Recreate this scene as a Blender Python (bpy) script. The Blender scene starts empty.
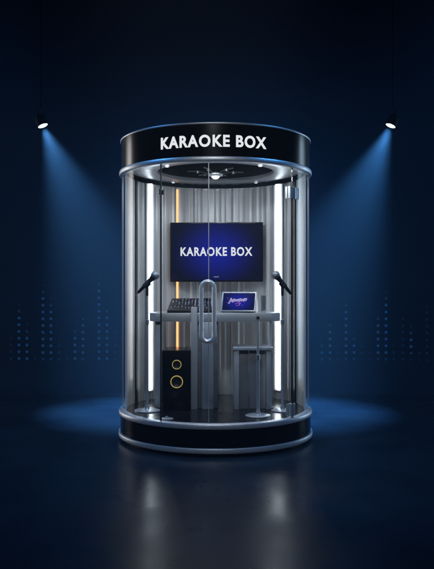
import bpy, bmesh, math, random
from math import sin, cos, pi, radians as rad
from mathutils import Vector, Matrix

random.seed(7)
sc = bpy.context.scene
COL = sc.collection

# ------------------------------------------------------------------ helpers
R_OUT = 0.80            # booth radius; the booth stands on the origin
EYE, DIST, FPX = 1.225, 6.1, 727.0
FLOOR_IN = 0.24         # height of the floor inside the booth


def at(px, py, d):
    """A pixel of the photograph at depth d as a point in metres."""
    return Vector(((px - 215.5) * d / FPX, d - DIST, EYE - (py - 290) * d / FPX))


def link(name, bm, m, parent=None, smooth=True, bevel=0.0, seg=2):
    if bevel:
        bmesh.ops.remove_doubles(bm, verts=bm.verts, dist=1e-6)
        es = [e for e in bm.edges if len(e.link_faces) == 2 and e.calc_face_angle(0) > rad(40)]
        bmesh.ops.bevel(bm, geom=es, offset=bevel, segments=seg, profile=0.6, affect='EDGES', clamp_overlap=True)
    bmesh.ops.recalc_face_normals(bm, faces=bm.faces)
    me = bpy.data.meshes.new(name)
    bm.to_mesh(me)
    bm.free()
    if smooth:
        for p in me.polygons:
            p.use_smooth = True
        me.set_sharp_from_angle(angle=rad(35))
    for mm in (m if isinstance(m, (list, tuple)) else [m]):
        me.materials.append(mm)
    o = bpy.data.objects.new(name, me)
    COL.objects.link(o)
    if parent:
        o.parent = parent
    return o


def tag(o, label=None, cat=None, group=None, kind=None):
    if label: o['label'] = label
    if cat: o['category'] = cat
    if group: o['group'] = group
    if kind: o['kind'] = kind
    return o


def thing(name, label, cat, loc=(0, 0, 0), rz=0.0, group=None):
    o = bpy.data.objects.new(name, None)
    COL.objects.link(o)
    o.empty_display_size = 0.1
    o.location = loc
    o.rotation_euler = (0, 0, rz)
    return tag(o, label, cat, group)


def copy_tree(o, parent=None):
    c = o.copy()
    COL.objects.link(c)
    c.parent = parent
    for ch in [x for x in COL.objects if x.parent == o]:
        copy_tree(ch, c)
    return c


def add_box(bm, x0, x1, y0, y1, z0, z1, M=None):
    vs = [bm.verts.new((x, y, z)) for z in (z0, z1) for y in (y0, y1) for x in (x0, x1)]
    for f in ((0, 2, 3, 1), (4, 5, 7, 6), (0, 1, 5, 4), (2, 6, 7, 3), (0, 4, 6, 2), (1, 3, 7, 5)):
        bm.faces.new([vs[i] for i in f])
    if M is not None:
        bmesh.ops.transform(bm, matrix=M, verts=vs)
    return vs


def box(*a, **k):
    bm = bmesh.new()
    add_box(bm, *a, **k)
    return bm


def add_lathe(bm, prof, n=48, M=None, closed=False):
    """Revolve [(r, z), ...] round z."""
    rings = []
    allv = []
    for r, z in prof:
        if r < 1e-6:
            v = bm.verts.new((0, 0, z))
            rings.append([v])
            allv.append(v)
        else:
            ring = [bm.verts.new((r * cos(2 * pi * i / n), r * sin(2 * pi * i / n), z)) for i in range(n)]
            rings.append(ring)
            allv += ring
    pairs = list(zip(rings, rings[1:]))
    if closed:
        pairs.append((rings[-1], rings[0]))
    for a, b in pairs:
        for i in range(n):
            j = (i + 1) % n
            if len(a) == 1 and len(b) == 1:
                continue
            if len(a) == 1:
                bm.faces.new((a[0], b[j], b[i]))
            elif len(b) == 1:
                bm.faces.new((a[i], a[j], b[0]))
            else:
                bm.faces.new((a[i], a[j], b[j], b[i]))
    if M is not None:
        bmesh.ops.transform(bm, matrix=M, verts=allv)
    return allv


def lathe(prof, n=48, M=None, closed=False):
    bm = bmesh.new()
    add_lathe(bm, prof, n, M, closed)
    return bm


def arc_prism(a0, a1, prof, n):
    """Sweep a closed (r, z) profile round z from angle a0 to a1 (degrees, 0 = front, + = right)."""
    bm = bmesh.new()
    rings = []
    for i in range(n + 1):
        a = rad(a0 + (a1 - a0) * i / n)
        rings.append([bm.verts.new((r * sin(a), -r * cos(a), z)) for r, z in prof])
    k = len(prof)
    for A, B in zip(rings, rings[1:]):
        for i in range(k):
            j = (i + 1) % k
            bm.faces.new((A[i], A[j], B[j], B[i]))
    bm.faces.new(rings[0])
    bm.faces.new(list(reversed(rings[-1])))
    return bm


def rect(r0, r1, z0, z1):
    return [(r0, z0), (r1, z0), (r1, z1), (r0, z1)]


def add_tube(bm, pts, r, n=12, closed=False, radii=None):
    pts = [Vector(p) for p in pts]
    N = len(pts)
    rings = []
    up = None
    for i, p in enumerate(pts):
        if closed:
            t = (pts[(i + 1) % N] - pts[i - 1]).normalized()
        else:
            t = (pts[min(i + 1, N - 1)] - pts[max(i - 1, 0)]).normalized()
        if up is None:
            up = Vector((0, 1, 0)) if abs(t.y) < 0.9 else Vector((1, 0, 0))
        s = t.cross(up).normalized()
        up = s.cross(t).normalized()
        rr = radii[i] if radii else r
        rings.append([bm.verts.new(p + (s * cos(2 * pi * k / n) + up * sin(2 * pi * k / n)) * rr) for k in range(n)])
    prs = list(zip(rings, rings[1:]))
    if closed:
        prs.append((rings[-1], rings[0]))
    for A, B in prs:
        for k in range(n):
            j = (k + 1) % n
            bm.faces.new((A[k], A[j], B[j], B[k]))
    if not closed:
        bm.faces.new(list(reversed(rings[0])))
        bm.faces.new(rings[-1])


def tube(*a, **k):
    bm = bmesh.new()
    add_tube(bm, *a, **k)
    return bm


# ------------------------------------------------------------------ lettering
def letters(txt, cap, width, fn, depth, m, parent, bold=0.030, xs=0.86):
    """Blender's own built-in font; every letter a mesh of its own. fn(x, z, out) -> point."""
    cu = bpy.data.curves.new('lettering', 'FONT')
    cu.body = txt
    cu.offset = bold
    cu.space_character = 1.06
    cu.resolution_u = 6
    cu.extrude = 0.5
    tmp = bpy.data.objects.new('lettering', cu)
    COL.objects.link(tmp)
    me = bpy.data.meshes.new_from_object(tmp)
    bpy.data.objects.remove(tmp)
    bm = bmesh.new()
    bm.from_mesh(me)
    bmesh.ops.remove_doubles(bm, verts=bm.verts, dist=1e-5)
    xs_ = [v.co.x for v in bm.verts]
    ys_ = [v.co.y for v in bm.verts]
    x0, x1, y0, y1 = min(xs_), max(xs_), min(ys_), max(ys_)
    seen, groups = set(), []
    for f in bm.faces:
        if f in seen:
            continue
        st, isl = [f], []
        seen.add(f)
        while st:
            g = st.pop()
            isl.append(g)
            for e in g.edges:
                for h in e.link_faces:
                    if h not in seen:
                        seen.add(h)
                        st.append(h)
        groups.append(isl)
    for isl in groups:
        b2 = bmesh.new()
        mp = {}
        lx = [v.co.x for f in isl for v in f.verts]
        mid = (min(lx) + max(lx)) / 2
        for f in isl:
            for v in f.verts:
                if v not in mp:
                    x = (mid + (v.co.x - mid) * 0.93 - (x0 + x1) / 2) / (x1 - x0) * width
                    z = (v.co.y - (y0 + y1) / 2) / (y1 - y0) * cap
                    mp[v] = b2.verts.new(fn(x, z, depth if v.co.z > 0 else 0.0))
            try:
                b2.faces.new([mp[v] for v in f.verts])
            except ValueError:
                pass
        link('letter', b2, m, parent, smooth=False)
    bm.free()


# ------------------------------------------------------------------ materials
def mat(name, col, rough=0.5, metal=0.0, spec=0.5, noise=None, rnoise=None, bump=None, coat=0.0, streak=None):
    m = bpy.data.materials.new(name)
    m.use_nodes = True
    nt = m.node_tree
    b = nt.nodes['Principled BSDF']
    b.inputs['Base Color'].default_value = (*col, 1)
    b.inputs['Roughness'].default_value = rough
    b.inputs['Metallic'].default_value = metal
    b.inputs['Specular IOR Level'].default_value = spec
    b.inputs['Coat Weight'].default_value = coat
    b.inputs['Coat Roughness'].default_value = 0.06
    tc = nt.nodes.new('ShaderNodeTexCoord')

    def tex(scale, detail=4, vec=None):
        n = nt.nodes.new('ShaderNodeTexNoise')
        n.inputs['Scale'].default_value = scale
        n.inputs['Detail'].default_value = detail
        src = tc.outputs['Object']
        if vec:
            mp = nt.nodes.new('ShaderNodeMapping')
            mp.inputs['Scale'].default_value = vec
            nt.links.new(src, mp.inputs['Vector'])
            src = mp.outputs['Vector']
        nt.links.new(src, n.inputs['Vector'])
        return n.outputs['Fac']

    def ramp(fac, lo, hi, a=0.3, bb=0.7):
        r = nt.nodes.new('ShaderNodeMapRange')
        r.inputs['From Min'].default_value = a
        r.inputs['From Max'].default_value = bb
        r.inputs['To Min'].default_value = lo
        r.inputs['To Max'].default_value = hi
        nt.links.new(fac, r.inputs['Value'])
        return r.outputs['Result']
    if noise:
        sc_, amt = noise[:2]
        f = ramp(tex(sc_, 5, noise[2] if len(noise) > 2 else None), 1 - amt, 1 + amt)
        mx = nt.nodes.new('ShaderNodeVectorMath')
        mx.operation = 'SCALE'
        mx.inputs[0].default_value = col
        nt.links.new(f, mx.inputs['Scale'])
        nt.links.new(mx.outputs['Vector'], b.inputs['Base Color'])
    if rnoise:
        sc_, amt = rnoise[:2]
        f = ramp(tex(sc_, 6, rnoise[2] if len(rnoise) > 2 else None), max(0.02, rough - amt), min(1, rough + amt))
        nt.links.new(f, b.inputs['Roughness'])
    if bump:
        sc_, st = bump[:2]
        bn = nt.nodes.new('ShaderNodeBump')
        bn.inputs['Strength'].default_value = st
        bn.inputs['Distance'].default_value = 0.004
        nt.links.new(tex(sc_, 5, bump[2] if len(bump) > 2 else None), bn.inputs['Height'])
        nt.links.new(bn.outputs['Normal'], b.inputs['Normal'])
    return m


def glow(name, col, strength):
    m = bpy.data.materials.new(name)
    m.use_nodes = True
    b = m.node_tree.nodes['Principled BSDF']
    b.inputs['Base Color'].default_value = (0.02, 0.02, 0.02, 1)
    b.inputs['Emission Color'].default_value = (*col, 1)
    b.inputs['Emission Strength'].default_value = strength
    return m


def glass_mat(name, tint, refl=1.0):
    m = bpy.data.materials.new(name)
    m.use_nodes = True
    nt = m.node_tree
    nt.nodes.remove(nt.nodes['Principled BSDF'])
    out = nt.nodes['Material Output']
    tr = nt.nodes.new('ShaderNodeBsdfTransparent')
    tr.inputs['Color'].default_value = (*tint, 1)
    gl = nt.nodes.new('ShaderNodeBsdfGlossy')
    gl.inputs['Roughness'].default_value = 0.07
    ge = nt.nodes.new('ShaderNodeNewGeometry')
    dt = nt.nodes.new('ShaderNodeVectorMath')
    dt.operation = 'DOT_PRODUCT'
    nt.links.new(ge.outputs['Incoming'], dt.inputs[0])
    nt.links.new(ge.outputs['Normal'], dt.inputs[1])

    def mth(op, a, b=None, clamp=False):
        n = nt.nodes.new('ShaderNodeMath')
        n.operation = op
        n.use_clamp = clamp
        for k, v in enumerate((a, b)):
            if v is None:
                continue
            if isinstance(v, (int, float)):
                n.inputs[k].default_value = v
            else:
                nt.links.new(v, n.inputs[k])
        return n.outputs[0]
    c = mth('ABSOLUTE', dt.outputs['Value'])
    p5 = mth('POWER', mth('SUBTRACT', 1.0, c, True), 5.0)
    mu = mth('MULTIPLY', mth('ADD', mth('MULTIPLY', p5, 0.96), 0.04), refl, True)
    mx = nt.nodes.new('ShaderNodeMixShader')
    nt.links.new(mu, mx.inputs['Fac'])
    nt.links.new(tr.outputs[0], mx.inputs[1])
    nt.links.new(gl.outputs[0], mx.inputs[2])
    nt.links.new(mx.outputs[0], out.inputs['Surface'])
    return m


def screen_mat(name, center, edge, strength, sx, sz, power=1.0):
    """A lit picture: a blue glow fading to navy towards the screen's edge (object space x, z)."""
    m = bpy.data.materials.new(name)
    m.use_nodes = True
    nt = m.node_tree
    b = nt.nodes['Principled BSDF']
    b.inputs['Base Color'].default_value = (0.004, 0.004, 0.008, 1)
    b.inputs['Roughness'].default_value = 0.10
    b.inputs['Specular IOR Level'].default_value = 0.25
    tc = nt.nodes.new('ShaderNodeTexCoord')
    mp = nt.nodes.new('ShaderNodeMapping')
    mp.inputs['Scale'].default_value = (sx, 0, sz)
    ln = nt.nodes.new('ShaderNodeVectorMath')
    ln.operation = 'LENGTH'
    cr = nt.nodes.new('ShaderNodeValToRGB')
    cr.color_ramp.interpolation = 'EASE'
    cr.color_ramp.elements[0].color = (*center, 1)
    cr.color_ramp.elements[1].color = (*edge, 1)
    cr.color_ramp.elements[1].position = power
    nt.links.new(tc.outputs['Object'], mp.inputs['Vector'])
    nt.links.new(mp.outputs['Vector'], ln.inputs[0])
    nt.links.new(ln.outputs['Value'], cr.inputs['Fac'])
    nt.links.new(cr.outputs['Color'], b.inputs['Emission Color'])
    b.inputs['Emission Strength'].default_value = strength
    return m


M = {}
M['floor'] = mat('dark_polished_floor', (0.012, 0.020, 0.031), 0.30, spec=0.14, noise=(1.3, 0.3), rnoise=(1.6, 0.09), bump=(9, 0.10))
M['wall'] = mat('navy_backdrop', (0.015, 0.024, 0.038), 0.85, spec=0.15, noise=(0.9, 0.15), bump=(90, 0.08))
M['black_gloss'] = mat('black_lacquer', (0.003, 0.003, 0.0035), 0.20, spec=0.30, rnoise=(3, 0.02))
M['black_floor'] = mat('black_booth_floor', (0.006, 0.006, 0.007), 0.22, spec=0.4, noise=(6, 0.4), rnoise=(7, 0.08))
M['black_matte'] = mat('black_plastic', (0.006, 0.006, 0.007), 0.45, spec=0.4, bump=(240, 0.06))
M['trim'] = mat('brushed_aluminium_trim', (0.74, 0.76, 0.79), 0.42, metal=0.75, rnoise=(40, 0.06), bump=(220, 0.05, (1, 1, 8)))
M['chrome'] = mat('polished_chrome', (0.75, 0.77, 0.79), 0.16, metal=0.85, rnoise=(12, 0.03))
M['pull_steel'] = mat('pull_handle_steel', (0.86, 0.88, 0.90), 0.22, metal=0.5)
M['steel'] = mat('satin_steel', (0.62, 0.63, 0.65), 0.34, metal=0.7, rnoise=(25, 0.04))
M['rib_metal'] = mat('ribbed_wall_metal', (0.43, 0.445, 0.47), 0.42, metal=0.35, noise=(3.0, 0.16, (1, 1, 0.25)), rnoise=(60, 0.07, (1, 1, 0.05)), bump=(90, 0.05, (1, 1, 0.03)))
M['post_metal'] = mat('side_post_metal', (0.55, 0.57, 0.60), 0.55, metal=0.15, noise=(9.0, 0.2, (1, 1, 0.05)), rnoise=(60, 0.07, (1, 1, 0.05)))
M['dark_metal'] = mat('dark_gasket', (0.02, 0.022, 0.026), 0.4, metal=0.4, rnoise=(20, 0.08))
M['counter'] = mat('counter_metal', (0.36, 0.37, 0.385), 0.38, metal=0.40, noise=(7, 0.10, (0.3, 1, 1)), rnoise=(50, 0.07, (0.1, 1, 1)), bump=(200, 0.04, (0.1, 1, 1)))
M['stool'] = mat('stool_metal', (0.36, 0.37, 0.385), 0.40, metal=0.35, noise=(6, 0.12, (1, 1, 0.2)), rnoise=(50, 0.07))
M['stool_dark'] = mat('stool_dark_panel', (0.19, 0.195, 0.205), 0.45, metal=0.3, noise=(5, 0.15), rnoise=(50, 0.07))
M['ceil_ring'] = mat('ceiling_steel', (0.36, 0.38, 0.41), 0.42, metal=0.7, rnoise=(14, 0.07))
M['ceil_black'] = mat('ceiling_black', (0.003, 0.003, 0.004), 0.7, spec=0.0, bump=(200, 0.05))
M['glass'] = glass_mat('clear_glass', (0.95, 0.965, 0.97), 0.38)
M['led'] = glow('white_led', (0.86, 0.94, 1.0), 7.5)
M['arm'] = mat('lamp_arm_metal', (0.14, 0.145, 0.155), 0.35, metal=0.7, rnoise=(30, 0.05))
M['channel'] = mat('frosted_channel', (0.75, 0.77, 0.80), 0.5)
M['amber'] = glow('amber_led', (1.0, 0.42, 0.14), 2.0)
M['letters'] = glow('lit_white_letters', (0.95, 0.97, 1.0), 0.85)
M['lamp'] = glow('lamp_lens', (0.80, 0.90, 1.0), 14.0)
M['bulb'] = glow('ceiling_bulb', (0.9, 0.95, 1.0), 1.3)
M['yellow'] = glow('yellow_ring', (1.0, 0.72, 0.16), 0.42)
M['tvscreen'] = screen_mat('tv_picture', (0.005, 0.009, 0.26), (0.0005, 0.0008, 0.010), 1.0, 1 / 0.44, 1 / 0.36, 1.0)
M['tabscreen'] = screen_mat('tablet_picture', (0.010, 0.016, 0.36), (0.002, 0.003, 0.045), 1.0, 1 / 0.15, 1 / 0.11, 1.0)
M['pink'] = glow('tablet_pink', (0.75, 0.10, 0.45), 0.55)
M['script'] = glow('tablet_script', (0.85, 0.75, 1.0), 0.9)
M['logo'] = mat('pale_logo', (0.30, 0.31, 0.34), 0.4)
M['housing'] = mat('stage_light_black', (0.0025, 0.0025, 0.003), 0.7, spec=0.05, bump=(120, 0.05))
M['grille'] = mat('mic_mesh', (0.26, 0.27, 0.29), 0.35, metal=0.9, noise=(420, 0.5), bump=(600, 0.5))
M['micbody'] = mat('mic_body', (0.012, 0.012, 0.014), 0.30, metal=0.2, spec=0.6, rnoise=(30, 0.06))
M['tabcase'] = mat('tablet_case', (0.30, 0.31, 0.33), 0.4, metal=0.5, rnoise=(30, 0.06))
M['knob'] = mat('knob_grey', (0.09, 0.095, 0.105), 0.4, spec=0.6)
M['knobw'] = mat('knob_pale', (0.36, 0.36, 0.38), 0.4, spec=0.6)
M['dot'] = glow('equaliser_blue', (0.02, 0.15, 0.52), 0.17)
M['dotmid'] = glow('equaliser_blue_mid', (0.02, 0.12, 0.45), 0.09)
M['dotdim'] = glow('equaliser_blue_dim', (0.015, 0.07, 0.30), 0.07)

# ------------------------------------------------------------------ setting
bm = bmesh.new()
vs = [bm.verts.new(v) for v in ((-9, -9, 0), (9, -9, 0), (9, 3.2, 0), (-9, 3.2, 0))]
bm.faces.new(vs)
tag(link('floor', bm, M['floor']), kind='structure')

# backdrop: a wall that sweeps down into the floor
bm = bmesh.new()
WY = 2.75
prof = [(WY - 0.45, 0.004)] + [(WY - 0.45 + 0.45 * sin(rad(a)), 0.454 - 0.45 * cos(rad(a))) for a in range(10, 91, 10)] + [(WY, 6.0)]
prof += [(WY + 0.1, 6.0), (WY + 0.1, -0.004 + 0.002)]
L = [bm.verts.new((-9, y, z)) for y, z in prof]
Rv = [bm.verts.new((9, y, z)) for y, z in prof]
for i in range(len(prof) - 1):
    bm.faces.new((L[i], L[i + 1], Rv[i + 1], Rv[i]))
tag(link('backdrop', bm, M['wall']), kind='structure')

# ------------------------------------------------------------------ karaoke booth
booth = thing('karaoke_booth', 'tall round glass booth with black KARAOKE BOX header and silver rimmed black base', 'karaoke booth')

# base
base = link('base', lathe([(0, 0.025), (0.765, 0.025), (0.765, 0.05), (0.792, 0.05), (0.792, FLOOR_IN - 0.035), (0.765, FLOOR_IN - 0.03), (0.765, FLOOR_IN - 0.012), (0, FLOOR_IN - 0.012)], 160), M['black_gloss'], booth)
link('plinth', lathe([(0, 0.0), (0.75, 0.0), (0.75, 0.025), (0, 0.025)], 96), M['black_matte'], base)


def ring_prof(r, z0, z1, inner, b=0.006):
    return [(inner, z0), (r - b, z0), (r - b * .3, z0 + b * .3), (r, z0 + b), (r, z1 - b), (r - b * .3, z1 - b * .3), (r - b, z1), (inner, z1)]


link('trim_ring', lathe(ring_prof(0.806, 0.028, 0.066, 0.767), 192, closed=True), M['trim'], base)
link('trim_ring', lathe(ring_prof(0.803, FLOOR_IN - 0.036, FLOOR_IN + 0.004, 0.745, 0.009), 192, closed=True), M['trim'], base)
link('booth_floor', lathe([(0, FLOOR_IN - 0.02), (0.744, FLOOR_IN - 0.02), (0.744, FLOOR_IN), (0, FLOOR_IN)], 128), M['black_floor'], base)

# header
HZ0, HZ1 = 2.168, 2.452
header = link('header', lathe([(0.735, HZ0 + 0.012), (0.786, HZ0 + 0.012), (0.786, HZ1 - 0.012), (0.60, HZ1 - 0.006), (0, HZ1 - 0.006), (0, HZ1 - 0.02), (0.735, HZ1 - 0.03)], 192, closed=False), M['black_gloss'], booth)
bmx = lathe([(0.735, HZ0 + 0.012), (0.735, HZ1 - 0.03)], 96)
link('header_lining', bmx, M['black_matte'], header)
link('trim_ring', lathe(ring_prof(0.800, HZ0 - 0.004, HZ0 + 0.036, 0.742, 0.010), 192, closed=True), M['trim'], header)
link('trim_ring', lathe(ring_prof(0.792, HZ1 - 0.014, HZ1 + 0.002, 0.70, 0.005), 192, closed=True), M['trim'], header)
th0 = rad(-1.2)
letters('KARAOKE BOX', 0.0885, 0.828, lambda x, z, o: Vector(((0.7865 + o) * sin(x / 0.79 + th0), -(0.7865 + o) * cos(x / 0.79 + th0), 2.316 + z)),
        0.005, M['letters'], header)

# ceiling
CZ = 2.214
ceil = link('ceiling', lathe([(0, CZ + 0.02), (0.48, CZ + 0.02), (0.48, CZ + 0.035), (0, CZ + 0.035)], 96), M['ceil_black'], booth)
link('ceiling_ring', lathe([(0.485, CZ + 0.03), (0.485, CZ - 0.004), (0.495, CZ - 0.010), (0.70, CZ - 0.004), (0.70, CZ + 0.03)], 160, closed=True), M['ceil_ring'], ceil)
link('ceiling_edge', lathe([(0.701, CZ + 0.02), (0.701, CZ + 0.008), (0.734, CZ + 0.008), (0.734, CZ + 0.02)], 128, closed=True), M['black_matte'], ceil)
# spider lamp in the middle
lamp = link('ceiling_lamp', lathe([(0, -0.02), (0.055, -0.02), (0.06, -0.012), (0.06, 0.0), (0.03, 0.012), (0.012, 0.02), (0, 0.02)], 32, Matrix.Translation((0, 0, CZ - 0.015))), M['steel'], ceil)
for k in range(6):
    a = 2 * pi * k / 6 + 0.12
    d = Vector((cos(a), sin(a), 0))
    bm = tube([d * 0.05 + Vector((0, 0, CZ - 0.012)), d * 0.14 + Vector((0, 0, CZ + 0.004)), d * 0.235 + Vector((0, 0, CZ + 0.002))], 0.005, 8)
    add_lathe(bm, [(0, -0.012), (0.014, -0.010), (0.016, 0.008), (0, 0.012)], 14, Matrix.Translation(d * 0.15 + Vector((0, 0, CZ - 0.002))))
    link('lamp_arm', bm, M['arm'], lamp)
link('bulb', lathe([(0, -0.026), (0.018, -0.022), (0.032, -0.01), (0.036, 0.0), (0, 0.0)], 24, Matrix.Translation((0, 0, CZ - 0.0355))), M['bulb'], lamp)
# little spotlights on the steel ring
for a in (38, 140, -42, -138):
    p = Vector((0.565 * sin(rad(a)), -0.565 * cos(rad(a)), CZ - 0.0105))
    dn = link('downlight', lathe([(0, -0.016), (0.016, -0.016), (0.020, -0.012), (0.020, 0.002), (0, 0.002)], 20, Matrix.Translation(p)), M['steel'], ceil)
    link('lamp_glass', lathe([(0, -0.002), (0.013, -0.002), (0.013, 0.0), (0, 0.0)], 20, Matrix.Translation(p + Vector((0, 0, -0.0165)))), M['bulb'], dn)

# rear wall: vertical ribs of unequal width pressed into a curved sheet
WZ0, WZ1 = FLOOR_IN + 0.002, CZ + 0.004


def rib_wall(a0, a1):
    bm = bmesh.new()
    rnd = random.Random(21)
    stops, a, up = [], a0, False
    while a < a1:
        w = rnd.choice((1.4, 2.1, 2.9, 3.8, 5.0))
        dep = rnd.choice((0.004, 0.007, 0.011, 0.015)) if up else 0.0
        a2 = min(a + w, a1)
        e = min(0.9, (a2 - a) * 0.38)
        for q in (a + e, a2 - e):
            stops.append((q, dep + rnd.uniform(-0.001, 0.001)))
        a, up = a2, not up
    stops = [(a0, 0)] + stops + [(a1, 0)]
    fine = []
    for (p, d), (q, d2) in zip(stops, stops[1:]):
        n = max(1, int((q - p) / 0.35))
        for i in range(n):
            t = i / n
            t2 = t * t * (3 - 2 * t)
            fine.append((p + (q - p) * t, d + (d2 - d) * t2))
    fine.append(stops[-1])
    cols = []
    for ang, d in fine:
        t = rad(ang)
        rr = 0.742 - d
        cols.append([bm.verts.new((r * sin(t), -r * cos(t), z)) for r, z in ((rr, WZ0), (rr, WZ1), (0.752, WZ1), (0.752, WZ0))])
    for A, B in zip(cols, cols[1:]):
        for i in range(4):
            j = (i + 1) % 4
            bm.faces.new((A[i], A[j], B[j], B[i]))
    bm.faces.new(cols[0])
    bm.faces.new(list(reversed(cols[-1])))
    return bm


wall = link('rear_wall', rib_wall(114, 249.5), M['rib_metal'], booth)
for a0, a1 in ((107.5, 113.6), (249.8, 252.0)):
    link('dark_post', arc_prism(a0, a1, rect(0.722, 0.752, WZ0, WZ1), 10), M['dark_metal'], booth)
for a0, a1 in ((82, 107.2), (252.3, 278)):
    link('side_post', arc_prism(a0, a1, rect(0.735, 0.752, WZ0, WZ1), 24), M['post_metal'], booth)

link('cornice', arc_prism(108, 252, rect(0.690, 0.7188, CZ - 0.037, CZ - 0.011), 60), M['ceil_black'], booth)
# light strips on the rear wall
for x, wdt in ((-0.577, 0.044), (0.557, 0.054)):
    ad = math.degrees(math.atan2(x, -math.sqrt(0.704 ** 2 - x * x))) % 360
    hw = math.degrees(wdt / 2 / 0.70)
    rr_ = wdt / 2
    half = [(rr_ * cos(pi * k / 10), rr_ * 0.8 * sin(pi * k / 10)) for k in range(11)]       # half-round diffuser
    bm = bmesh.new()
    t = rad(ad)
    cx_, cy_ = 0.712 * sin(t), -0.712 * cos(t)
    tx, ty = cos(t), sin(t)                 # along the wall
    nx, ny = -sin(t), cos(t)                # towards the middle of the booth
    lo = [bm.verts.new((cx_ + tx * u + nx * v, cy_ + ty * u + ny * v, 0.335)) for u, v in half]
    hi = [bm.verts.new((v_.co.x, v_.co.y, CZ - 0.040)) for v_ in lo]
    for k in range(11):
        j_ = (k + 1) % 11
        bm.faces.new((lo[k], lo[j_], hi[j_], hi[k]))
    bm.faces.new(lo)
    bm.faces.new(hi)
    st = link('light_strip', bm, M['led'], booth)
    link('strip_channel', arc_prism(ad - hw - 2.2, ad + hw + 2.2, rect(0.713, 0.7195, 0.32, CZ - 0.0385), 8), M['channel'], st)
x = -0.352
a = math.degrees(math.atan2(x, -math.sqrt(0.71 ** 2 - x * x))) % 360
st = link('amber_light_strip', arc_prism(a - 0.6, a + 0.6, rect(0.702, 0.714, FLOOR_IN + 0.3, CZ - 0.06), 4), M['amber'], booth)
link('strip_channel', arc_prism(a - 0.9, a + 0.9, rect(0.7145, 0.7195, FLOOR_IN + 0.29, CZ - 0.05), 4), M['steel'], st)

# glass
GZ0, GZ1 = FLOOR_IN + 0.004, HZ0 - 0.003
A_L, A_M, A_R = -32.0, -3.7, 50.0
GR0, GR1 = 0.766, 0.776
for a0, a1 in ((-97, A_L - 0.25), (A_R + 0.25, 97)):
    g = link('glass_panel', arc_prism(a0, a1, rect(GR0, GR1, GZ0, GZ1), 60), M['glass'], booth)
dl = link('glass_door', arc_prism(A_L + 0.15, A_M - 0.2, rect(GR0, GR1, GZ0 + 0.004, GZ1 - 0.004), 40), M['glass'], booth)
dr = link('glass_door', arc_prism(A_M + 0.2, A_R - 0.15, rect(GR0, GR1, GZ0 + 0.004, GZ1 - 0.004), 60), M['glass'], booth)
link('edge_seal', arc_prism(A_M - 0.19, A_M + 0.19, rect(GR0 - 0.003, GR1 + 0.003, GZ0 - 0.02, GZ1), 2), M['steel'], dr)
link('edge_seal', arc_prism(A_L - 0.24, A_L + 0.14, rect(GR0 - 0.003, GR1 + 0.001, GZ0, GZ1), 2), M['dark_metal'], dl)
link('edge_seal', arc_prism(A_R - 0.14, A_R + 0.24, rect(GR0 - 0.003, GR1 + 0.001, GZ0, GZ1), 2), M['dark_metal'], dr)
for s in (-83.9, 83.45):  # pale steel strips added as the bright highlight along the glass silhouette
    link('edge_glint', arc_prism(s, s + 0.45, rect(GR0 - 0.003, GR1 + 0.002, GZ0, GZ1), 2), M['steel'], booth)


def hinge(z0, z1, ac, half, door, mt):
    bm = arc_prism(ac - half, ac + half, rect(GR1 + 0.001, GR1 + 0.016, z0, z1), 10)
    h = link('hinge', bm, mt, door, bevel=0.003)
    link('hinge', arc_prism(ac - half, ac + half, rect(GR0 - 0.016, GR0 - 0.004, z0, z1), 10), mt, door, bevel=0.003)
    link('hinge_pin', lathe([(0, z0 - 0.004), (0.011, z0 - 0.004), (0.011, z1 + 0.004), (0, z1 + 0.004)], 16,
         Matrix.Translation(((GR1 + 0.012) * sin(rad(ac)), -(GR1 + 0.012) * cos(rad(ac)), 0))), M['chrome'], h)


hinge(1.93, 2.015, A_R, 4.2, dr, M['steel'])
hinge(FLOOR_IN + 0.02, FLOOR_IN + 0.11, A_R - 1.5, 2.2, dr, M['steel'])
hinge(1.94, 1.975, A_L, 0.9, dl, M['dark_metal'])
link('floor_pivot', lathe([(0, 0), (0.05, 0), (0.05, 0.004), (0.012, 0.008), (0.012, 0.02), (0, 0.02)], 32, Matrix.Translation((-0.372, -0.55, FLOOR_IN + 0.001))), M['steel'], dl)

# door pull: one long chrome loop on the meeting line
pull = thing_mid = at(207.7, 311.5, DIST - 0.845)
hw, hh, tr = 0.0465, 0.217, 0.0155
pts = []
for k in range(13):
    t = pi * k / 12
    pts.append((hw * cos(t), 0, hh - hw + hw * sin(t)))
for k in range(13):
    t = pi + pi * k / 12
    pts.append((hw * cos(t), 0, -hh + hw + hw * sin(t)))
bm = tube(pts, tr, 16, closed=True)
rz = math.atan2(pull.x, -pull.y)
bmesh.ops.transform(bm, matrix=Matrix.Translation(pull) @ Matrix.Rotation(rz, 4, 'Z'), verts=bm.verts)
hd = link('handle', bm, M['pull_steel'], dr)
for sz in (hh - 0.085, -hh + 0.085):
    for sx in (-1, 1):
        p = Vector((sx * hw, 0.008, sz))
        q = Vector((sx * hw * 0.98, 0.069, sz))
        bm = tube([p, q], 0.008, 12)
        bmesh.ops.transform(bm, matrix=Matrix.Translation(pull) @ Matrix.Rotation(rz, 4, 'Z'), verts=bm.verts)
        link('standoff', bm, M['chrome'], hd)

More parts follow.
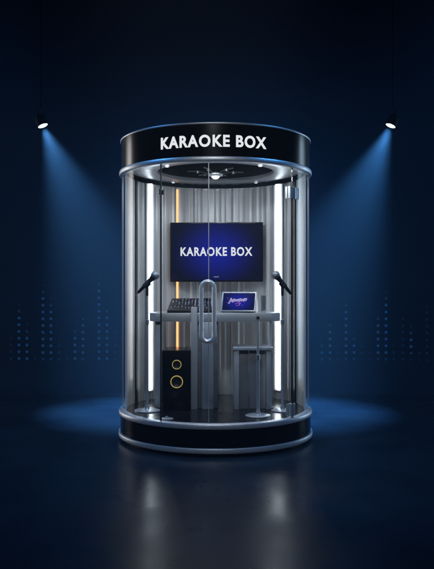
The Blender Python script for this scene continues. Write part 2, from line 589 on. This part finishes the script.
# ------------------------------------------------------------------ television
tvp = at(216.4, 252, 6.64)
tv = thing('television', 'wide flat television showing KARAOKE BOX in white on blue, hung on the ribbed rear wall', 'television', tvp, rad(-3))
W2, H2 = 0.425, 0.272
link('frame', box(-W2, W2, 0.004, 0.036, -H2, H2), M['black_gloss'], tv, bevel=0.004)
screen = link('screen', box(-W2 + 0.009, W2 - 0.009, 0.0, 0.0035, -H2 + 0.014, H2 - 0.009), M['tvscreen'], tv, smooth=False)
letters('KARAOKE BOX', 0.081, 0.662, lambda x, z, o: Vector((x, -0.0006 - o, z + 0.004)), 0.0014, M['letters'], screen)
bm = bmesh.new()
for k, (a, b) in enumerate(((-0.022, -0.012), (-0.009, 0.000), (0.003, 0.010), (0.013, 0.022))):
    add_box(bm, a, b, -0.0022, -0.0006, -H2 + 0.040, -H2 + 0.050)
link('logo', bm, M['logo'], tv, smooth=False)
link('wall_bracket', box(-0.12, 0.12, 0.037, 0.105, -0.10, 0.10), M['dark_metal'], tv, bevel=0.004)

# ------------------------------------------------------------------ counter
CT, CB = 1.034, 0.962
ctr = thing('counter', 'grey metal counter with a deep front edge and upright panel legs inside the booth', 'counter', (0, 0, FLOOR_IN))
dz = -FLOOR_IN


def plan_prism(pts, z0, z1):
    bm = bmesh.new()
    lo = [bm.verts.new((x, y, z0)) for x, y in pts]
    hi = [bm.verts.new((x, y, z1)) for x, y in pts]
    n = len(pts)
    for i in range(n):
        j = (i + 1) % n
        bm.faces.new((lo[i], lo[j], hi[j], hi[i]))
    bm.faces.new(list(reversed(lo)))
    bm.faces.new(hi)
    return bm


rearc = [(0.668 * sin(rad(a)), -0.668 * cos(rad(a))) for a in range(128, 233, 4)]
link('worktop', plan_prism([(-0.555, 0.02), (-0.50, -0.07), (0.47, -0.07), (0.545, 0.03)] + rearc, CB + dz, CT + dz), M['counter'], ctr, bevel=0.004)
link('panel_leg', box(-0.203, -0.150, -0.112, -0.072, 0.001, 1.085 + dz), M['counter'], ctr, bevel=0.003)
link('panel_leg', box(-0.112, -0.018, -0.100, -0.0725, 0.001, CB + dz - 0.001), M['counter'], ctr, bevel=0.003)
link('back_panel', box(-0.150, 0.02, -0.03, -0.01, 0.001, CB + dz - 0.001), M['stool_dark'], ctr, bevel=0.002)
link('front_plate', box(-0.147, -0.02, -0.090, -0.0725, CB + dz + 0.004, CT + dz - 0.004), M['counter'], ctr, bevel=0.002)
link('leg', lathe([(0, 0.001), (0.022, 0.001), (0.022, 0.008), (0.013, 0.012), (0.013, CB + dz - 0.001), (0, CB + dz - 0.001)], 20, Matrix.Translation((0.462, -0.03, 0))), M['steel'], ctr)
link('leg', box(-0.505, -0.455, -0.02, 0.0, 0.001, CB + dz - 0.001), M['counter'], ctr, bevel=0.002)

# ------------------------------------------------------------------ mixing console
mc = thing('mixing_console', 'sloping black mixing console crowded with small knobs on the counter', 'mixing console', (-0.215, 0.09, CT + 0.001))
x0, x1, yf, yb, zf, zb = -0.188, 0.188, -0.145, 0.16, 0.022, 0.118
bm = bmesh.new()
V = [bm.verts.new(v) for v in ((x0, yf, 0), (x1, yf, 0), (x1 - 0.02, yb, 0), (x0 + 0.022, yb, 0), (x0, yf, zf), (x1, yf, zf), (x1 - 0.02, yb, zb), (x0 + 0.022, yb, zb))]
for f in ((0, 3, 2, 1), (4, 5, 6, 7), (0, 1, 5, 4), (1, 2, 6, 5), (2, 3, 7, 6), (3, 0, 4, 7)):
    bm.faces.new([V[i] for i in f])
link('body', bm, M['black_matte'], mc, bevel=0.004)
slope = math.atan2(zb - zf, yb - yf)
Ms = Matrix.Translation((0, yf, zf)) @ Matrix.Rotation(slope, 4, 'X')
SL = math.hypot(zb - zf, yb - yf)
rnd = random.Random(5)
nk = 0
for r in range(5):
    for c in range(12):
        if rnd.random() < 0.10:
            continue
        px, py = -0.150 + c * 0.0275, 0.115 + r * 0.038
        rr = rnd.choice((0.0045, 0.0055, 0.007))
        link('knob', lathe([(rr * 1.15, 0.0005), (rr, 0.004), (rr * 0.85, 0.009), (0, 0.010)], 12, Ms @ Matrix.Translation((px, py, 0))),
             M['knobw'] if rnd.random() < 0.35 else M['knob'], mc)
for c in range(11):
    bm = bmesh.new()
    fy = rnd.uniform(0.03, 0.075)
    add_box(bm, -0.162 + c * 0.030, -0.154 + c * 0.030, fy, fy + 0.014, 0.001, 0.008, Ms)
    link('fader', bm, M['knobw'], mc, smooth=False)
bm = bmesh.new()
add_box(bm, 0.10, 0.175, 0.235, 0.30, 0.001, 0.008, Ms)
link('display', bm, M['black_gloss'], mc, smooth=False)

# ------------------------------------------------------------------ tablet on a wedge stand
tb = thing('tablet', 'grey tablet on a wedge stand showing pink and white script on blue', 'tablet', (0.193, -0.005, CT + 0.001), rad(-13))
TW, TH, TT = 0.148, 0.178, rad(24)
Mt = Matrix.Translation((0, -0.03, 0.012)) @ Matrix.Rotation(-TT, 4, 'X')
bm = bmesh.new()
add_box(bm, -TW, TW, 0, 0.014, 0, TH, Mt)
link('case', bm, M['tabcase'], tb, bevel=0.004)
scr = bmesh.new()
add_box(scr, -TW + 0.012, TW - 0.012, -0.002, -0.0005, -TH / 2 + 0.012, TH / 2 - 0.012)
so = link('screen', scr, M['tabscreen'], tb, smooth=False)
so.matrix_local = Mt @ Matrix.Translation((0, 0, TH / 2))
# handwriting and splashes
bm = bmesh.new()
pts = []
rnd = random.Random(3)
amps = [0.026, 0.008, 0.016] + [rnd.choice((0.008, 0.009, 0.010, 0.015)) for _ in range(12)]
for i in range(240):
    t = i / 239
    ph = t * 2 * pi * 11
    amp = amps[int(ph / (2 * pi))]
    z = amp * cos(ph)
    pts.append((-0.080 + 0.150 * t + 0.0075 * sin(ph) + 0.30 * z, -0.0035, 0.004 + 0.012 * t + z))
add_tube(bm, pts, 0.0013, 5)
link('script', bm, M['script'], so)
rnd = random.Random(9)
for i in range(30):
    x, z = rnd.gauss(0, 0.040), rnd.gauss(-0.012, 0.024)
    if abs(x) > 0.11 or abs(z) > 0.06:
        continue
    link('splash', lathe([(0, 0), (rnd.uniform(0.0015, 0.005), 0), (0, 0.0008)], 8, Matrix.Translation((x, -0.0024, z)) @ Matrix.Rotation(rad(90), 4, 'X')), M['pink'], so)
# wedge cheeks behind the tablet
bm = bmesh.new()
for s in (-1, 1):
    xa, xb = (TW - 0.022, TW - 0.002) if s > 0 else (-TW + 0.002, -TW + 0.022)
    pr = [(-0.02, 0.0), (0.10, 0.0), (0.115, 0.02), (0.055, 0.155), (0.047, 0.155)]
    a = [bm.verts.new((xa, y, z)) for y, z in pr]
    b = [bm.verts.new((xb, y, z)) for y, z in pr]
    for i in range(5):
        j = (i + 1) % 5
        bm.faces.new((a[i], a[j], b[j], b[i]))
    bm.faces.new(a)
    bm.faces.new(list(reversed(b)))
add_box(bm, -TW + 0.022, TW - 0.022, -0.02, 0.09, 0.0, 0.012)
link('stand', bm, M['tabcase'], tb, bevel=0.002)

# ------------------------------------------------------------------ tumbler
tu = thing('tumbler', 'small shiny metal tumbler on the counter beside the tablet', 'tumbler', (0.405, 0.0, CT + 0.001))
link('cup', lathe([(0, 0), (0.020, 0), (0.021, 0.003), (0.027, 0.145), (0.0255, 0.146), (0.019, 0.006), (0, 0.006)], 28), M['chrome'], tu)
link('straw', tube([(0.0, 0, 0.008), (0.015, 0.004, 0.155), (0.006, 0.004, 0.165)], 0.003, 8), M['steel'], tu)

# ------------------------------------------------------------------ loudspeaker
sp = thing('loudspeaker', 'black box loudspeaker with two yellow rings standing on the booth floor', 'loudspeaker', (-0.322, 0.06, FLOOR_IN + 0.001))
SW, SD, SH = 0.118, 0.19, 0.487
link('cabinet', box(-SW, SW, -SD, SD, 0.004, SH), M['black_gloss'], sp, bevel=0.005)
for z, r in ((0.372, 0.0385), (0.231, 0.0515)):
    cone = link('cone', lathe([(0, 0.012), (r * 0.3, 0.013), (r * 0.35, 0.004), (r * 0.86, 0.012), (r * 0.93, 0.014), (r * 0.95, 0.002), (0, 0.002)], 40,
                Matrix.Translation((0.004, -SD + 0.001, z)) @ Matrix.Rotation(rad(90), 4, 'X')), M['black_matte'], sp)
    link('yellow_ring', lathe([(r * 0.86, 0.0148), (r * 0.93, 0.018), (r, 0.0148), (r * 1.0, 0.002), (r * 0.955, 0.002), (r * 0.86, 0.0135)], 48,
         Matrix.Translation((0.004, -SD + 0.001, z)) @ Matrix.Rotation(rad(90), 4, 'X'), closed=True), M['yellow'], cone)
bm = bmesh.new()
for a, b in ((-0.014, -0.006), (-0.003, 0.005), (0.008, 0.014)):
    add_box(bm, a, b, -SD - 0.0016, -SD + 0.001, 0.062, 0.068)
link('logo', bm, M['dark_metal'], sp, smooth=False)
for sx in (-1, 1):
    for sy in (-1, 1):
        link('foot', lathe([(0, 0), (0.012, 0), (0.012, 0.0045), (0, 0.0045)], 12, Matrix.Translation((sx * 0.09, sy * 0.15, 0))), M['black_matte'], sp)

# ------------------------------------------------------------------ stool
stl = thing('stool', 'square grey metal stool with panel legs under the right end of the counter', 'stool', (0.310, 0.035, FLOOR_IN + 0.001))
SZ = 0.513
link('seat', box(-0.165, 0.165, -0.165, 0.165, SZ - 0.026, SZ), M['stool'], stl, bevel=0.006)
for sx, wd in ((-0.158, 0.040), (0.108, 0.040)):
    link('leg', box(sx, sx + wd, -0.150, -0.125, 0, SZ - 0.0265), M['stool'], stl, bevel=0.003)
    link('leg', box(sx, sx + wd, 0.120, 0.145, 0, SZ - 0.0265), M['stool'], stl, bevel=0.003)
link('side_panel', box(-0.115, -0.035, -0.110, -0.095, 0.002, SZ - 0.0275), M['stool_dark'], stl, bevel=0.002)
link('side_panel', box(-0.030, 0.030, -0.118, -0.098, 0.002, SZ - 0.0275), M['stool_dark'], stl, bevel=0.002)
link('side_panel', box(0.034, 0.105, -0.105, -0.090, 0.002, SZ - 0.0275), M['stool'], stl, bevel=0.002)


# ------------------------------------------------------------------ stands and microphones
def disc_base(r):
    return lathe([(0, 0), (r, 0), (r, 0.006), (r * 0.93, 0.010), (r * 0.2, 0.016), (0.018, 0.022), (0.016, 0.045), (0, 0.045)], 48)


def mic_stand(label, loc, r, lean, top):
    t = thing('microphone_stand', label, 'microphone stand', loc, 0, 'microphone stands')
    link('base', disc_base(r), M['steel'], t)
    link('pole', tube([(0, 0, 0.04), (0, 0, top - 0.30)], 0.0125, 16), M['steel'], t)
    up = link('upper_pole', tube([(0, 0, top - 0.30), (0, 0, top - 0.05)], 0.009, 16), M['steel'], t)
    link('collar', lathe([(0.010, -0.02), (0.0165, -0.018), (0.0165, 0.018), (0.010, 0.02)], 20, Matrix.Translation((0, 0, top - 0.30)), closed=True), M['chrome'], up)
    link('clip_stem', lathe([(0, -0.085), (0.011, -0.085), (0.012, -0.02), (0.008, -0.006), (0, -0.006)], 16, Matrix.Translation((0, 0, top))), M['black_matte'], t)
    # the cradle: an open ring round the microphone
    ax = Vector((cos(lean), 0, sin(lean)))
    rot = ax.to_track_quat('Z', 'Y').to_matrix().to_4x4()
    link('clip', lathe([(0.0205, -0.032), (0.0245, -0.032), (0.0245, 0.022), (0.0205, 0.022)], 20, Matrix.Translation((0, 0, top + 0.010)) @ rot, closed=True), M['black_matte'], t)
    return t


def microphone(label, loc, lean):
    t = thing('microphone', label, 'microphone', loc, 0, 'microphones in the stands')
    t.scale = (0.87, 0.87, 0.87)
    ax = Vector((cos(lean), 0, sin(lean)))
    rot = ax.to_track_quat('Z', 'Y').to_matrix().to_4x4()
    link('body', lathe([(0, -0.118), (0.0125, -0.118), (0.0140, -0.114), (0.0225, 0.055), (0.029, 0.076), (0.031, 0.083), (0, 0.083)], 28, rot), M['micbody'], t)
    hd = link('grille', lathe([(0, 0.0835), (0.031, 0.0835), (0.0385, 0.096), (0.0415, 0.111), (0.0385, 0.128), (0.027, 0.143), (0.011, 0.150), (0, 0.151)], 32, rot), M['grille'], t)
    link('band', lathe([(0.038, 0.106), (0.0435, 0.107), (0.0435, 0.115), (0.038, 0.116)], 32, rot, closed=True), M['steel'], hd)
    pl = link('plug', lathe([(0, -0.150), (0.006, -0.150), (0.0085, -0.145), (0.010, -0.1185), (0, -0.1185)], 20, rot), M['chrome'], t)
    return t


pL, pR = (-0.556, -0.18, FLOOR_IN + 0.001), (0.545, -0.18, FLOOR_IN + 0.001)
TOPZ = 1.262 - FLOOR_IN
lL, lR = rad(45.5), rad(180 - 51)
mic_stand('thin steel microphone stand with a wide round base beside the black loudspeaker', pL, 0.105, lL, TOPZ)
mic_stand('thin steel microphone stand with a round base beside the grey stool', pR, 0.09, lR, TOPZ)
microphone('black microphone tilted up to the right on the stand left of the television', (pL[0] - 0.003, pL[1], 1.276), lL)
microphone('black microphone tilted up to the left on the stand right of the television', (pR[0] + 0.006, pR[1], 1.272), lR)

ps = thing('pole_stand', 'plain steel pole on a round base in front of the grey stool, no microphone', 'pole stand', (0.332, -0.42, FLOOR_IN + 0.001))
link('base', disc_base(0.100), M['steel'], ps)
pl = link('pole', tube([(0, 0, 0.04), (0, 0, 0.46)], 0.0125, 16), M['steel'], ps)
link('collar', lathe([(0.011, -0.02), (0.0165, -0.018), (0.0165, 0.018), (0.011, 0.02)], 20, Matrix.Translation((0, 0, 0.46)), closed=True), M['chrome'], pl)
link('upper_pole', tube([(0, 0, 0.46), (0, 0, 0.755)], 0.009, 16), M['steel'], ps)
link('cap', lathe([(0, 0.7555), (0.0125, 0.7555), (0.0125, 0.775), (0.006, 0.782), (0, 0.782)], 16), M['dark_metal'], ps)

# ------------------------------------------------------------------ equaliser displays on the backdrop
WD = DIST + WY
PITCH = 0.0825


def equaliser(label, cols):
    cx = sum(c[0] for c in cols) / len(cols)
    p0 = at(cx, 372, WD)
    t = thing('equalizer_display', label, 'light display', (p0.x, WY - 0.004, p0.z), 0, 'equalizer displays on the backdrop')
    for px, ytop, ybot, dim in cols:
        x = (px - cx) * WD / FPX
        n = int(round((ybot - ytop) / 6.75)) + 1
        z0 = (372 - ybot) * WD / FPX
        col_ = link('dot_column', box(x - 0.004, x + 0.004, -0.002, 0.002, z0 - 0.03, z0 + (n - 1) * 6.75 * WD / FPX + 0.03), M['wall'], t, smooth=False)
        for k in range(n):
            z = z0 + k * 6.75 * WD / FPX
            end = k in (0, n - 1)
            d = bpy.data.objects.new('dot', DOTS[2 if dim or end else (1 if k in (1, n - 2) else 0)])
            COL.objects.link(d)
            d.parent = col_
            d.location = (x, -0.0022, z)
            d.scale = (0.8, 1, 0.8) if end else (1, 1, 1)
    return t


def dot_mesh(m):
    o = link('dot', lathe([(0, 0.010), (0.0125, 0.008), (0.0185, 0.0), (0, 0.0)], 12, Matrix.Rotation(rad(90), 4, 'X')), m)
    me = o.data
    bpy.data.objects.remove(o)
    return me


DOTS = [dot_mesh(M['dot']), dot_mesh(M['dotmid']), dot_mesh(M['dotdim'])]
equaliser('columns of blue dots glowing on the dark backdrop left of the booth',
          [(11, 338, 372, 1), (19, 304, 372, 0), (27, 324, 372, 0), (35, 358, 372, 1), (43, 284, 366, 0), (51, 298, 366, 0), (59, 338, 366, 1), (67, 358, 372, 1), (75, 324, 372, 0),
           (83, 311, 366, 0), (99, 278, 372, 0), (107, 304, 372, 0), (115, 331, 366, 1)])
equaliser('columns of blue dots glowing on the dark backdrop right of the booth',
          [(322, 338, 366, 0), (330, 318, 366, 0), (338, 345, 366, 1), (346, 298, 366, 0), (354, 331, 366, 0), (362, 345, 360, 1), (370, 352, 366, 1), (378, 311, 366, 0),
           (386, 291, 366, 0), (394, 345, 366, 1), (403, 318, 366, 1), (411, 324, 360, 0), (419, 350, 360, 1), (427, 304, 360, 1)])


# ------------------------------------------------------------------ stage lights
def stage_light(label, loc, target):
    t = thing('stage_light', label, 'stage light', loc, 0, 'stage lights above the booth')
    d = (Vector(target) - Vector(loc)).normalized()
    rot = d.to_track_quat('Z', 'Y').to_matrix().to_4x4()
    link('housing', lathe([(0.050, 0.0), (0.056, 0.0), (0.056, -0.02), (0.052, -0.10), (0.030, -0.13), (0, -0.13), (0, -0.12), (0.050, -0.02)], 32, rot), M['housing'], t)
    link('lens', lathe([(0, 0.002), (0.025, 0.0), (0.0495, -0.005), (0.0495, -0.014), (0, -0.014)], 32, rot), M['lamp'], t)
    side = d.cross(Vector((0, 0, 1))).normalized()
    mid = d * -0.06
    bm = tube([mid + side * 0.062, mid + side * 0.084 + Vector((0, 0, 0.02)), mid + side * 0.08 + Vector((0, 0, 0.11)), mid + Vector((0, 0, 0.13)),
               mid - side * 0.08 + Vector((0, 0, 0.11)), mid - side * 0.084 + Vector((0, 0, 0.02)), mid - side * 0.062], 0.004, 8)
    y = link('yoke', bm, M['housing'], t)
    link('drop_pole', tube([mid + Vector((0, 0, 0.13)), mid + Vector((0, 0, 2.6))], 0.007, 12), M['housing'], t)
    return t, d


def lamp_light(kind, name, loc, target=None, energy=10, col=(1, 1, 1), **k):
    l = bpy.data.lights.new(name, kind)
    l.energy = energy
    l.color = col
    for a, b in k.items():
        setattr(l, a, b)
    o = bpy.data.objects.new(name, l)
    COL.objects.link(o)
    o.location = loc
    if target is not None:
        o.rotation_euler = (Vector(target) - Vector(loc)).to_track_quat('-Z', 'Y').to_euler()
    return o


SLD = 7.6
for px, sgn, lab in ((43, -1, 'small bright stage light hanging in the dark left of the booth'), (390.5, 1, 'small bright stage light hanging in the dark right of the booth')):
    p = at(px, 126, SLD)
    tgt = Vector((sgn * 0.56, 1.25, 0.0))
    t, d = stage_light(lab, p, tgt)
    lamp_light('SPOT', 'stage_beam', p + d * 0.03, p + d * 5, 2400 if sgn < 0 else 2650, (0.15, 0.46, 0.95) if sgn < 0 else (0.12, 0.45, 1.0), spot_size=rad(50), spot_blend=1.0, shadow_soft_size=0.04)

# ------------------------------------------------------------------ lamps
# two narrow front spots kept on the booth, one soft strip on each side behind the frame's edge
for z, e in ((1.95, 130), (0.75, 260)):
    lamp_light('SPOT', 'front_spot', (-0.25, -5.2, 4.1), (0, -0.5, z), e, (0.86, 0.93, 1.0), spot_size=rad(25), spot_blend=0.7, shadow_soft_size=0.22)
for s, e, c in ((-1, 4.5, (1.0, 0.97, 0.94)), (1, 4, (0.55, 0.78, 1.0))):
    lamp_light('AREA', 'strip_softbox', (s * 3.3, 1.75, 1.6), (0, 0.1, 1.4), e, c, shape='RECTANGLE', size=1.1, size_y=3.0, spread=rad(38))
# fill lights added behind the header's front edge for the counter fronts, no fixtures
for a in (-38, 0, 38):
    p = Vector((0.69 * sin(rad(a)), -0.69 * cos(rad(a)), CZ - 0.03))
    lamp_light('AREA', 'header_fill', p, (p.x * 0.4, 0.25, 0.75), 2.6, (0.90, 0.95, 1.0), shape='RECTANGLE', size=0.30, size_y=0.03)
# lamp in the middle of the booth's ceiling and the four little downlights
lamp_light('SPOT', 'booth_ceiling_light', (0, 0, CZ - 0.07), (0, 0, 0), 9, (0.92, 0.96, 1.0), shadow_soft_size=0.05, spot_size=rad(172), spot_blend=0.4)
for a in (38, 140, -42, -138):
    p = Vector((0.565 * sin(rad(a)), -0.565 * cos(rad(a)), CZ - 0.032))
    lamp_light('SPOT', 'downlight_beam', p, (p.x * 0.75, p.y * 0.7, 0.2), 8 if abs(a) < 90 else 3, (0.92, 0.96, 1.0), shadow_soft_size=0.015, spot_size=rad(110), spot_blend=0.7)
# blue floor washes on both sides of the booth
for s in (-1, 1):
    lamp_light('SPOT', 'floor_wash', (s * 2.5, -1.3, 3.9), (s * 1.5, -0.75, 0), 230, (0.07, 0.38, 1.0), spot_size=rad(100), spot_blend=1.0, shadow_soft_size=0.3)

# blue wash on the backdrop from an added, unseen light behind the booth
lamp_light('AREA', 'backdrop_wash', (0, 1.15, 1.7), (0, 3.0, 1.8), 36, (0.05, 0.38, 1.0), shape='RECTANGLE', size=0.9, size_y=1.2)

# ------------------------------------------------------------------ haze
hz = box(-10, 10, -10, 10, -1.0, 7.0)
m = bpy.data.materials.new('haze')
m.use_nodes = True
nt = m.node_tree
nt.nodes.remove(nt.nodes['Principled BSDF'])
pv = nt.nodes.new('ShaderNodeVolumePrincipled')
pv.inputs['Color'].default_value = (0.62, 0.80, 1.0, 1)
pv.inputs['Density'].default_value = 0.010
pv.inputs['Anisotropy'].default_value = 0.0
nt.links.new(pv.outputs[0], nt.nodes['Material Output'].inputs['Volume'])
tag(link('haze', hz, m, smooth=False), kind='stuff')

# ------------------------------------------------------------------ world, camera, render settings
w = bpy.data.worlds.new('World')
sc.world = w
w.use_nodes = True
bg = w.node_tree.nodes['Background']
bg.inputs['Color'].default_value = (0.10, 0.25, 0.6, 1)
bg.inputs['Strength'].default_value = 0.002

cam = bpy.data.cameras.new('camera')
cam.sensor_fit = 'HORIZONTAL'
cam.sensor_width = 36.0
cam.lens = FPX / 434.0 * 36.0
cam.shift_x = 1.5 / 434
cam.shift_y = 5.5 / 434
cam.clip_start = 0.05
cam.clip_end = 200
co = bpy.data.objects.new('camera', cam)
COL.objects.link(co)
co.location = (0, -DIST, EYE)
co.rotation_euler = (rad(90), 0, 0)
sc.camera = co

sc.view_settings.view_transform = 'Standard'
sc.view_settings.look = 'None'
sc.view_settings.exposure = 0
sc.view_settings.gamma = 1
cy = sc.cycles
cy.max_bounces = 16
cy.transparent_max_bounces = 32
cy.glossy_bounces = 8
cy.diffuse_bounces = 4
cy.volume_bounces = 1
cy.use_denoising = True
cy.sample_clamp_indirect = 6
